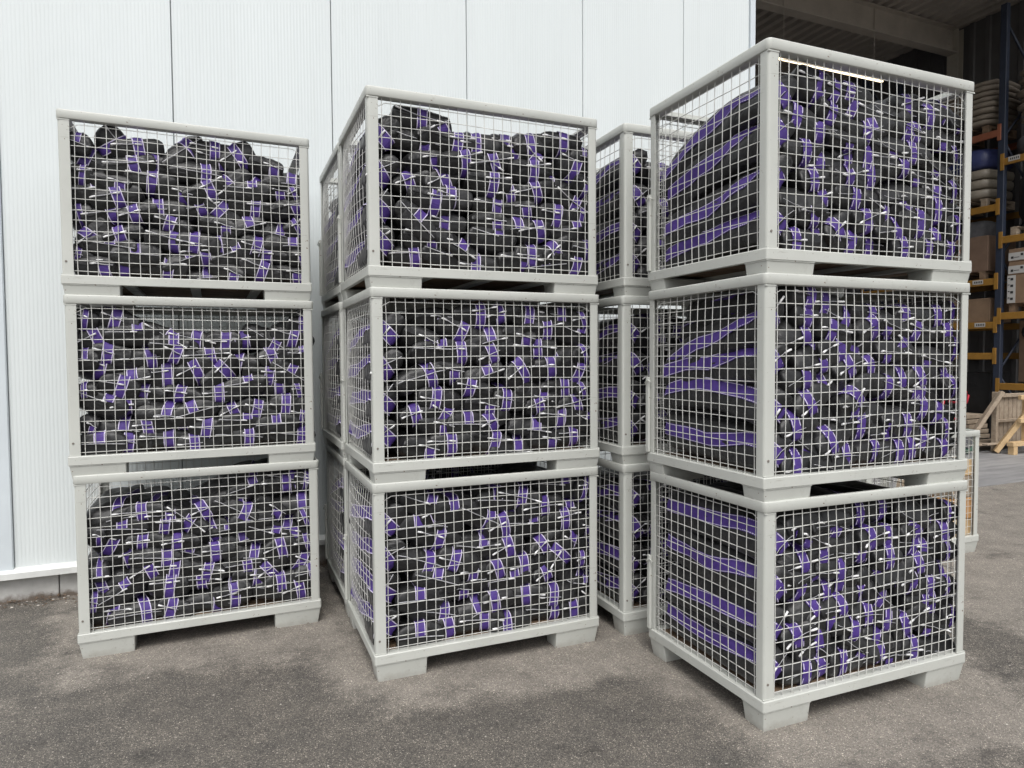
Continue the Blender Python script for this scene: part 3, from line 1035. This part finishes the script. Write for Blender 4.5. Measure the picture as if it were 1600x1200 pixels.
n_single = 0
mass = MB()
for key in ('D', 'B', 'A', 'C', 'E2'):
    for lvl in range(3):
        cage = CAGES[key, lvl]
        left = key != 'A'
        if key == 'D': lay = layout(key, lvl, 0.160, 0.091, 500 + lvl, True)
        else: lay = layout(key, lvl, 0.176, 0.091, 600 + lvl + 10 * ord(key[0]), left)
        rr = random.Random(900 + lvl + ord(key[0]))
        rows = {}
        for p in lay:
            rows.setdefault((p[6], p[7] is True), []).append(p)
        rank = {}
        for k, ps in rows.items():
            for i, p in enumerate(sorted(ps, key=lambda q: q[0])): rank[id(p)] = i
        last = None
        for p in lay:
            if key in ('D', 'B'):
                if p[7]:
                    mes = SIDE_ME[key, lvl][p[6]] if key == 'D' else SIDE_ME['B'][p[6]]
                    label = 'long black purple-striped roll at side mesh, %s from bottom, %s cage, %s' % (ORD[p[6]], POSN[lvl], SNAME[key])
                else:
                    pool = ROUND_ME if key == 'D' else FLAT_ME
                    i = rr.randrange(len(pool))
                    if i == last: i = (i + 5) % len(pool)
                    last = i; mes = pool[i]
                    label = 'black purple-strapped roll, %s from left in %s row up, %s cage of %s' % (ORD[rank[id(p)]], ORD[p[6]], POSN[lvl], SNAME[key])
                place_roll(mes, cage, p, label, 'black fabric rolls in the %s cage of the %s' % (POSN[lvl], SNAME[key]))
                n_single += 1
            else:
                Mx = cage_matrix(cage) @ roll_matrix(p)
                if p[7]: r = sb_lo[p[6]]
                elif key in ('C', 'E2'): r = FLATLO[rr.randrange(len(FLATLO))]
                else: r = FLAT[rr.randrange(len(FLAT))]
                for k, part in enumerate(r):
                    o = len(mass.v)
                    mass.v.extend([tuple(Mx @ Vector(v_)) for v_ in part.v])
                    mass.f.extend([tuple(i + o for i in f_) for f_ in part.f])
                    mass.m.extend([k + (mm if k == 3 else 0) for mm in part.m]); mass.sm.extend(part.sm)
        print('rolls', key, lvl, len(lay))
print('single rolls', n_single, 'mass faces', len(mass.f))
tag(mass.build('fabric_rolls', [FABRIC, PURPLE, STITCH, CORD, TIP]), 'black fabric rolls with purple straps heaped in the left and rear cages', 'fabric roll', kind='stuff')

# ------------------------------------------------------------------ scrap wood in the single cage
Ec = Matrix.Translation((4.27, 3.44, 0)) @ Matrix.Rotation(R(-1.2), 4, 'Z')
wood_spots = [(0.20, 0.4, 0.16, 10, 'flat', WOODG, 'grey wood slab at the far end of the low cage'),
              (0.62, 0.42, 0.16, -8, 'flat', WOODY, 'pale wood slab lying in the middle of the low cage'),
              (1.09, 0.115, 0.135, 2, 'block', WOODY, 'pale wood block lying lowest in the corner of the low cage'),
              (1.075, 0.125, 0.27, -3, 'cube', WOODO, 'orange-brown wood block in the corner of the low cage'),
              (1.05, 0.42, 0.20, 78, 'board', WOODG, 'grey board leaning upright inside the low cage'),
              (0.92, 0.50, 0.20, 68, 'board', WOODG, 'tilted grey board behind the upright one in the low cage'),
              (0.62, 0.42, 0.30, 14, 'flat', WOODG, 'grey wood slab stacked on the pale slab in the low cage'),
              (1.08, 0.125, 0.44, 2, 'cube', WOODG, 'grey wood block stacked on the orange-brown block in the low cage'),
              (1.085, 0.12, 0.61, -3, 'block', WOODY, 'pale wood block topmost in the corner of the low cage')]
for i, (x, y, z, a, kd, mt_, lab) in enumerate(wood_spots):
    mb = MB()
    if kd == 'flat': mb.box(-0.16, 0.16, -0.25, 0.25, 0, 0.135, bev=0.006)
    elif kd == 'block': mb.box(-0.13, 0.11, -0.08, 0.08, 0, 0.13, bev=0.006)
    elif kd == 'cube': mb.box(-0.12, 0.12, -0.09, 0.09, 0, 0.165, bev=0.006)
    else: mb.box(0.0, 0.62, -0.06, 0.06, -0.012, 0.012, bev=0.003)
    o = mb.build('wood_scrap', mt_)
    o.matrix_world = Ec @ Matrix.Translation((x, y, z)) @ (Matrix.Rotation(R(-a), 4, 'Y') if kd == 'board' else Matrix.Rotation(R(a), 4, 'Z'))
    tag(o, lab, 'wood', 'scrap wood in the low cage')

# ------------------------------------------------------------------ pallet rack along the hall's right side
XR = 12.30
rack = empty('pallet_rack', (XR, 7.4, 0))
tag(rack, 'tall pallet rack with blue uprights and orange beams in the hall', 'rack')
for yy in (-1.9, 0.0, 2.7):
    for dx in (0.0, 1.0):
        mb = MB(); mb.box(dx, dx + 0.09, yy - 0.055, yy + 0.055, 0, 7.5 if yy <= 0 else 7.4, bev=0.006)
        mb.build('upright', BLUE, rack)
    for k in range(7):
        z = 0.3 + k
        mb = MB(); mb.tube([(0.09, yy, z if k % 2 else z + 0.9), (1.0, yy, z + 0.9 if k % 2 else z)], 0.022, 5); mb.build('brace', BLUE, rack)
def beams(y0, y1, levels, mat):
    for z in levels:
        for dx in (-0.012, 1.042):
            mb = MB(); mb.box(dx, dx + 0.05, y0 + 0.058, y1 - 0.058, z, z + 0.115, bev=0.005)
            o = mb.build('beam', mat, rack)
            for ye in (y0 + 0.03, y1 - 0.03):
                mb = MB(); mb.box(dx - 0.006, dx + 0.012, ye - 0.03, ye + 0.03, z - 0.08, z + 0.20, bev=0.002)
                mb.build('beam_plate', mat, o)
beams(0.0, 2.7, (5.30,), REDOR)
beams(0.0, 2.7, (4.04, 2.77, 2.02, 1.48), ORANGE)
beams(-1.9, 0.0, (4.78, 3.46, 2.165, 0.96), ORANGE)
for (yy, z) in ((0.33, 2.80), (0.28, 2.05), (-0.22, 4.82)):
    mb = MB(); mb.box(-0.016, -0.0135, yy - 0.09, yy + 0.09, z, z + 0.075); mb.build('beam_label', LABELW, rack)
    mb = MB()
    for k in range(5): mb.box(-0.0175, -0.0165, yy - 0.075 + 0.03 * k, yy - 0.058 + 0.03 * k, z + 0.02, z + 0.055)
    mb.build('print', INK, rack)


def pallet(loc, label, wx=0.8, wy=1.2, m=WOODG):
    t = empty('wooden_pallet', loc); tag(t, label, 'pallet', 'pallets in the rack')
    for k in range(5):
        y0 = -wy / 2 + k * (wy - 0.12) / 4
        mb = MB(); mb.box(0, wx, y0, y0 + 0.12, 0.122, 0.144, bev=0.003); mb.build('deck_board', m, t)
    for yb in (-wy / 2, -0.05, wy / 2 - 0.1):
        for xb in (0, wx / 2 - 0.05, wx - 0.1):
            mb = MB(); mb.box(xb, xb + 0.1, yb, yb + 0.1, 0.022, 0.1, bev=0.004); mb.build('block', m, t)
        mb = MB(); mb.box(0, wx, yb, yb + 0.1, 0.0, 0.021, bev=0.002); mb.build('base_board', m, t)
        mb = MB(); mb.box(0, wx, yb, yb + 0.1, 0.1005, 0.1215, bev=0.002); mb.build('stringer', m, t)
    return t


def sack(loc, sx_, sy_, sz_, seed, m, label, group, cat='sack'):
    mb = MB(); nu, nv = 12, 10; vv = []; ff = []
    for j in range(nv + 1):
        ph = -pi / 2 + pi * j / nv
        for i in range(nu):
            th = 2 * pi * i / nu
            c = lambda q: math.copysign(abs(q) ** 0.45, q)
            p = Vector((c(cos(ph)) * c(cos(th)) * sx_ / 2, c(cos(ph)) * c(sin(th)) * sy_ / 2, (c(sin(ph)) + 1) * sz_ / 2))
            p *= 1 + 0.05 * noise.noise(p * 5 + Vector((seed, 0, 0)))
            vv.append(p)
    for j in range(nv):
        for i in range(nu):
            i2 = (i + 1) % nu
            ff.append((j * nu + i, j * nu + i2, (j + 1) * nu + i2, (j + 1) * nu + i))
    mb.add(vv, ff, 0, True)
    o = mb.build('sack', m, None, loc); tag(o, label, cat, group)
    o.rotation_euler = (0, 0, R(RND.uniform(-3, 3)))
    return o


BZ = 0.117
pallet((XR + 0.05, 8.25, 4.04 + BZ), 'pallet on the rack under pale wrapped sacks and a blue bundle')
pallet((XR + 0.05, 8.25, 2.77 + BZ), 'pallet on the rack under a brown carton with orange scrawl', m=PLANKW)
pallet((XR + 0.05, 6.65, 3.46 + BZ), 'pallet on the rack under the black netted bundle')
pallet((XR + 0.05, 6.65, 2.165 + BZ), 'pallet on the rack under white-banded cartons', m=PLANKW)
pallet((XR + 0.05, 8.25, 5.30 + BZ), 'topmost pallet on the rack under beige folded sacks', m=PLANKW)
for k in range(8):
    sack((XR + 0.45 + RND.uniform(-0.03, 0.03), 8.2 + RND.uniform(-0.03, 0.03), 5.57 + 0.098 * k), 0.95, 1.36, 0.112, k, SACKB,
         'beige folded sack in the topmost rack pile, %s from bottom' % ORD[k], 'beige sacks on the top beam')
for k in range(8):
    sack((XR + 0.45 + RND.uniform(-0.03, 0.03), 6.55 + RND.uniform(-0.03, 0.03), 5.42 + 0.108 * k), 0.95, 1.36, 0.122, k + 20, SACKB,
         'beige folded sack in the rack pile right of the blue upright, %s from bottom' % ORD[k], 'beige sacks right of the upright')
for k in range(3):
    for j in range(2):
        sack((XR + 0.42, 7.9 + j * 0.56, 4.305 + 0.17 * k), 0.86, 0.6, 0.185, k * 3 + j + 40, SACKW,
             'pale wrapped sack on rack, %s row from bottom, %s column' % (ORD[k], ('near', 'far')[j]), 'wrapped sacks under the blue bundle')
o = sack((XR + 0.42, 8.18, 4.815), 0.84, 1.18, 0.40, 66, BLUEF, 'dark blue film-wrapped bundle on top of the pale sacks', None, 'bundle')


def carton(loc, wx, wy, wz, m, label, marks=()):
    t = empty('carton', loc); tag(t, label, 'box', 'cartons in the rack')
    mb = MB(); mb.box(0, wx, -wy / 2, wy / 2, 0, wz, bev=0.006); mb.build('box_body', m, t)
    mb = MB(); mb.box(-0.002, wx, -0.03, 0.03, wz + 0.0005, wz + 0.002); mb.box(-0.003, -0.0005, -0.03, 0.03, wz - 0.1, wz + 0.001); mb.build('tape', LABELW, t)
    return t


c = carton((XR + 0.05, 8.2, 2.77 + BZ + 0.145), 0.78, 1.18, 0.62, CARDD, 'dark brown carton with orange scrawl on the rack')
mb = MB()
pts = [(-0.006, 0.30, 0.36), (-0.006, 0.22, 0.46), (-0.006, 0.16, 0.34), (-0.006, 0.08, 0.46), (-0.006, 0.02, 0.34), (-0.006, -0.06, 0.47), (-0.006, -0.12, 0.36), (-0.006, -0.2, 0.44)]
mb.tube(pts, 0.013, 5); mb.tube([(-0.006, 0.34, 0.40), (-0.006, -0.24, 0.42)], 0.012, 5); mb.build('scrawl', MARKOR, c)
sack((XR + 0.40, 8.05, 3.54), 0.6, 0.7, 0.42, 77, GREYB, 'grey wrapped bundle lying on the scrawled carton', None, 'bundle')
c = carton((XR + 0.06, 7.99, 2.02 + BZ), 0.6, 0.86, 0.42, CARD, 'plain brown carton with white tape patch on the rack')
c = carton((XR + 0.02, 6.72, 2.165 + BZ + 0.145), 0.78, 1.10, 0.48, CARD, 'brown carton with white label strip and orange number on rack')
mb = MB(); mb.box(-0.004, -0.001, 0.41, 0.54, 0.01, 0.475); mb.build('label_strip', LABELW, c)
mb = MB()
for k in range(4): mb.box(-0.006, -0.0045, 0.445, 0.49, 0.06 + k * 0.11, 0.10 + k * 0.11); mb.box(-0.006, -0.0045, 0.50, 0.53, 0.09 + k * 0.11, 0.105 + k * 0.11)
mb.build('print', INK, c)
mb = MB()   # 15
mb.box(-0.006, -0.001, 0.135, 0.155, 0.12, 0.30)
mb.box(-0.006, -0.001, 0.03, 0.11, 0.28, 0.30); mb.box(-0.006, -0.001, 0.09, 0.11, 0.22, 0.28); mb.box(-0.006, -0.001, 0.03, 0.11, 0.20, 0.22)
mb.box(-0.006, -0.001, 0.03, 0.05, 0.14, 0.20); mb.box(-0.006, -0.001, 0.03, 0.11, 0.12, 0.14)
mb.build('number', MARKOR, c)
for k in range(2):
    c = carton((XR + 0.02, 6.72, 2.165 + BZ + 0.628 + k * 0.22), 0.76, 1.06, 0.215, CARD, 'flat white-banded carton on rack, %s of the pair' % ('lower', 'upper')[k])
    mb = MB(); mb.box(-0.004, -0.001, -0.53, 0.53, 0.02, 0.15); mb.build('label_strip', LABELW, c)
    mb = MB()
    for j in range(7): mb.box(-0.006, -0.0045, 0.45 - j * 0.15, 0.49 - j * 0.15, 0.05 + 0.04 * (j % 2), 0.09 + 0.04 * (j % 2)); mb.box(-0.006, -0.0045, 0.36 - j * 0.15, 0.44 - j * 0.15, 0.065 + 0.04 * (j % 2), 0.075 + 0.04 * (j % 2))
    mb.build('print', INK, c)
sack((XR + 0.45, 6.60, 3.73), 0.9, 1.25, 0.95, 88, BLACKP, 'black netted bundle on the rack above the cartons', None, 'bundle')
sack((XR + 0.42, 6.7, 4.90), 0.8, 1.1, 0.35, 91, GREYB, 'grey bundle on the rack beneath the beige sacks', None, 'bundle')
# back panel and tool board in the lowest bays
mb = MB(); mb.box(XR + 0.5, XR + 0.53, 5.55, 7.33, 1.09, 2.15, bev=0.004)
tag(mb.build('tool_board', PEG), 'brown tool board in the rack above the lowest orange beam', 'board')
tl = [(7.12, 1.95, 0.12, BLACKP, 'ring'), (6.86, 1.97, 0.11, BLACKP, 'ring'), (6.98, 1.86, 0.25, REDP, 'bar'), (7.0, 1.55, 0.3, BLACKP, 'lump'), (6.80, 1.60, 0.12, WOODY, 'lump'),
      (6.86, 1.33, 0.25, BLACKP, 'lump'), (7.1, 1.22, 0.12, GREYB, 'lump')]
tn = ['black coiled hose at the upright end of the tool board', 'black coiled hose next to the red tool', 'red-handled tool hanging between two hoses', 'black drill hanging under the red tool',
      'small yellow tool beside the black drill', 'black power tool on the lowest row of the board', 'grey tin at the foot of the tool board']
for (yy, z, s, m_, kd), lab in zip(tl, tn):
    mb = MB()
    if kd == 'ring':
        for q in range(3):
            mb.tube([(XR + 0.47 - 0.02 * q, yy + s * cos(2 * pi * k / 12), z + s * sin(2 * pi * k / 12)) for k in range(13)], 0.018, 5)
    elif kd == 'bar':
        mb.box(XR + 0.44, XR + 0.47, yy - 0.03, yy + 0.03, z - s, z + 0.03, bev=0.01); mb.box(XR + 0.43, XR + 0.48, yy - 0.05, yy + 0.05, z - s - 0.06, z - s, bev=0.01)
    else:
        mb.box(XR + 0.36, XR + 0.49, yy - s * 0.3, yy + s * 0.3, z - s * 0.5, z + s * 0.5, bev=0.02)
        mb.tube([(XR + 0.40, yy, z), (XR + 0.40, yy - s * 0.6, z - s * 0.35)], 0.03, 6)
    tag(mb.build('hanging_tool', m_), lab, 'tool', 'tools on the board')
mb = MB(); mb.box(12.40, 12.95, 7.55, 9.6, 0.0, 1.25, bev=0.01); mb.box(12.39, 12.40, 7.8, 8.3, 1.02, 1.06); mb.box(12.39, 12.40, 8.5, 9.2, 1.02, 1.06)
tag(mb.build('tool_chest', BLACKP), 'dark grey chest standing under the empty lower rack shelf', 'chest')
mb = MB()
for k in range(5): mb.box(11.75, 12.25, 7.45 + 0.02 * k, 9.0, 0.12 + k * 0.085, 0.19 + k * 0.085, bev=0.004)
for yy in (7.6, 8.8): mb.box(11.8, 12.2, yy, yy + 0.1, 0.006, 0.119)
tag(mb.build('board_pile', WOODG), 'low pile of grey boards on the hall floor under the rack', 'boards')

# ------------------------------------------------------------------ timber by the hall entrance
def beam_between(name, p, q, w, h, m, parent=None):
    p, q = Vector(p), Vector(q); d = q - p
    mb = MB(); mb.box(-w / 2, w / 2, -h / 2, h / 2, 0, d.length, bev=0.006)
    o = mb.build(name, m, parent)
    o.matrix_local = Matrix.Translation(p) @ d.to_track_quat('Z', 'Y').to_matrix().to_4x4()
    return o


t = empty('slatted_crate', (11.40, 6.86, 0.006)); tag(t, 'grey slatted wooden crate standing upright by the rack', 'crate')
for k in range(8):
    mb = MB(); mb.box(0.01 + k * 0.112, 0.108 + k * 0.112, 0.0, 0.022, 0.14, 0.90, bev=0.003); mb.build('slat', WOODG, t)
for z in (0.87, 0.47):
    mb = MB(); mb.box(-0.03, 0.93, -0.045, -0.001, z, z + (0.06 if z > 0.5 else 0.045), bev=0.004); mb.build('rail', WOODG, t)
mb = MB(); mb.box(-0.045, 0.008, -0.05, 0.03, 0.0, 0.96, bev=0.004); mb.build('crate_post', WOODG, t)
mb = MB(); mb.box(-0.40, 0.93, -0.14, -0.052, 0.135, 0.16, bev=0.004); mb.build('bottom_board', WOODG, t)
mb = MB(); mb.box(-0.40, 0.93, 0.03, 0.45, 0.10, 0.125, bev=0.004); mb.build('bottom_board', WOODG, t)
tag(beam_between('timber_prop', (10.95, 6.95, 0.24), (11.33, 6.72, 0.98), 0.10, 0.06, WOODG), 'grey timber leaning against the post of the slatted crate', 'timber')
tag(beam_between('timber_prop', (11.20, 6.72, 0.03), (11.62, 6.30, 0.98), 0.10, 0.07, WOODY), 'yellowish timber leaning across the front of the slatted crate', 'timber')
t = empty('low_trestle', (11.22, 6.52, 0.006)); tag(t, 'low yellowish wooden trestle in front of the slatted crate', 'trestle')
mb = MB(); mb.box(0.0, 0.9, -0.05, 0.05, 0.13, 0.20, bev=0.004); mb.build('cross_beam', WOODY, t)
for xx in (0.02, 0.75):
    mb = MB(); mb.box(xx, xx + 0.1, -0.045, 0.045, 0.0, 0.129, bev=0.004); mb.build('leg', WOODY, t)
mb = MB(); mb.box(0.34, 0.44, -0.04, 0.04, 0.201, 0.90, bev=0.004); mb.build('upright_post', WOODY, t)
for z in (0.50, 0.86):
    mb = MB(); mb.box(0.10, 0.85, -0.09, -0.041, z, z + 0.07, bev=0.004); mb.build('arm', WOODY, t)

# hand truck with red handle
t = empty('hand_truck', (10.55, 7.05, 0.006)); tag(t, 'hand truck with a red looped handle behind the low cage', 'hand truck')
mb = MB()
for dy in (-0.14, 0.14): mb.tube([(0.0, dy, 0.15), (0.06, dy, 0.70), (0.12, dy, 0.90), (0.20, dy, 0.98), (0.26, dy, 0.92), (0.22, dy, 0.80)], 0.018, 6)
mb.tube([(0.22, -0.14, 0.80), (0.22, 0.14, 0.80)], 0.018, 6)
for z in (0.3, 0.55): mb.tube([(0.02 + 0.1 * z, -0.14, z), (0.02 + 0.1 * z, 0.14, z)], 0.014, 6)
mb.build('handle_frame', REDP, t)
mb = MB(); mb.box(-0.25, 0.0, -0.18, 0.18, 0.005, 0.015); mb.build('toe_plate', GREYB, t)
for dy in (-0.22, 0.22):
    mb = MB(); mb.tube([(0.12 + 0.16 * cos(2 * pi * k / 16), dy, 0.21 + 0.16 * sin(2 * pi * k / 16)) for k in range(17)], 0.045, 6, cap=False)
    w_ = mb.build('wheel', GREENR, t)
    mb = MB(); mb.tube([(0.12, dy - 0.03, 0.21), (0.12, dy + 0.03, 0.21)], 0.11, 12); mb.build('hub', GREYB, w_)

# ------------------------------------------------------------------ loose stones and litter on the asphalt
peb = MB(); rr = random.Random(5)
def stone(x, y, s):
    vv = []; k = rr.random() * 6
    for (a, b_, c_) in ((1, 0, 0), (-1, 0, 0), (0, 1, 0), (0, -1, 0), (0, 0, 1), (0, 0, -0.2), (0.6, 0.6, 0.5), (-0.6, 0.5, 0.6)):
        ca, sa = cos(k), sin(k); j = rr.uniform(0.7, 1.2)
        vv.append((x + (a * ca - b_ * sa) * s * j, y + (a * sa + b_ * ca) * s * j, max(0.001, c_ * s * 0.7 * j)))
    peb.add(vv, [(0, 6, 4), (6, 2, 4), (2, 7, 4), (7, 1, 4), (1, 3, 4), (3, 0, 4), (0, 2, 6), (2, 1, 7), (0, 3, 5), (3, 1, 5), (1, 2, 5), (2, 0, 5)], 0, False)
for _ in range(800):
    stone(rr.uniform(-3.5, 9), rr.uniform(0.6, 5.1), rr.uniform(0.0022, 0.006))
for _ in range(420):
    stone(rr.uniform(-3.5, 4.8), WALL_Y - abs(rr.gauss(0.02, 0.10)), rr.uniform(0.003, 0.011))
tag(peb.build('gravel', STONE), 'loose pale grit scattered on the asphalt and along the plinth', 'gravel', kind='stuff')
lit = MB()
for _ in range(1500):
    x = rr.uniform(-3.5, 4.8); y = WALL_Y - 0.004 - abs(rr.gauss(0, 0.075)); s = rr.uniform(0.005, 0.016); a = rr.uniform(0, 6.3)
    z = max(0.0, 0.03 * (1 - (WALL_Y - y) / 0.12)) * rr.random() + 0.002
    dx, dy = cos(a) * s, sin(a) * s
    lit.add([(x - dx, y - dy, z), (x + dy * 0.5, y - dx * 0.5, z + rr.uniform(0, 0.006)), (x + dx, y + dy, z + rr.uniform(0, 0.008)), (x - dy * 0.5, y + dx * 0.5, z + rr.uniform(0, 0.006))], [(0, 1, 2, 3)])
tag(lit.build('litter', LITTER), 'brown dry leaf litter gathered along the foot of the plinth', 'litter', kind='stuff')
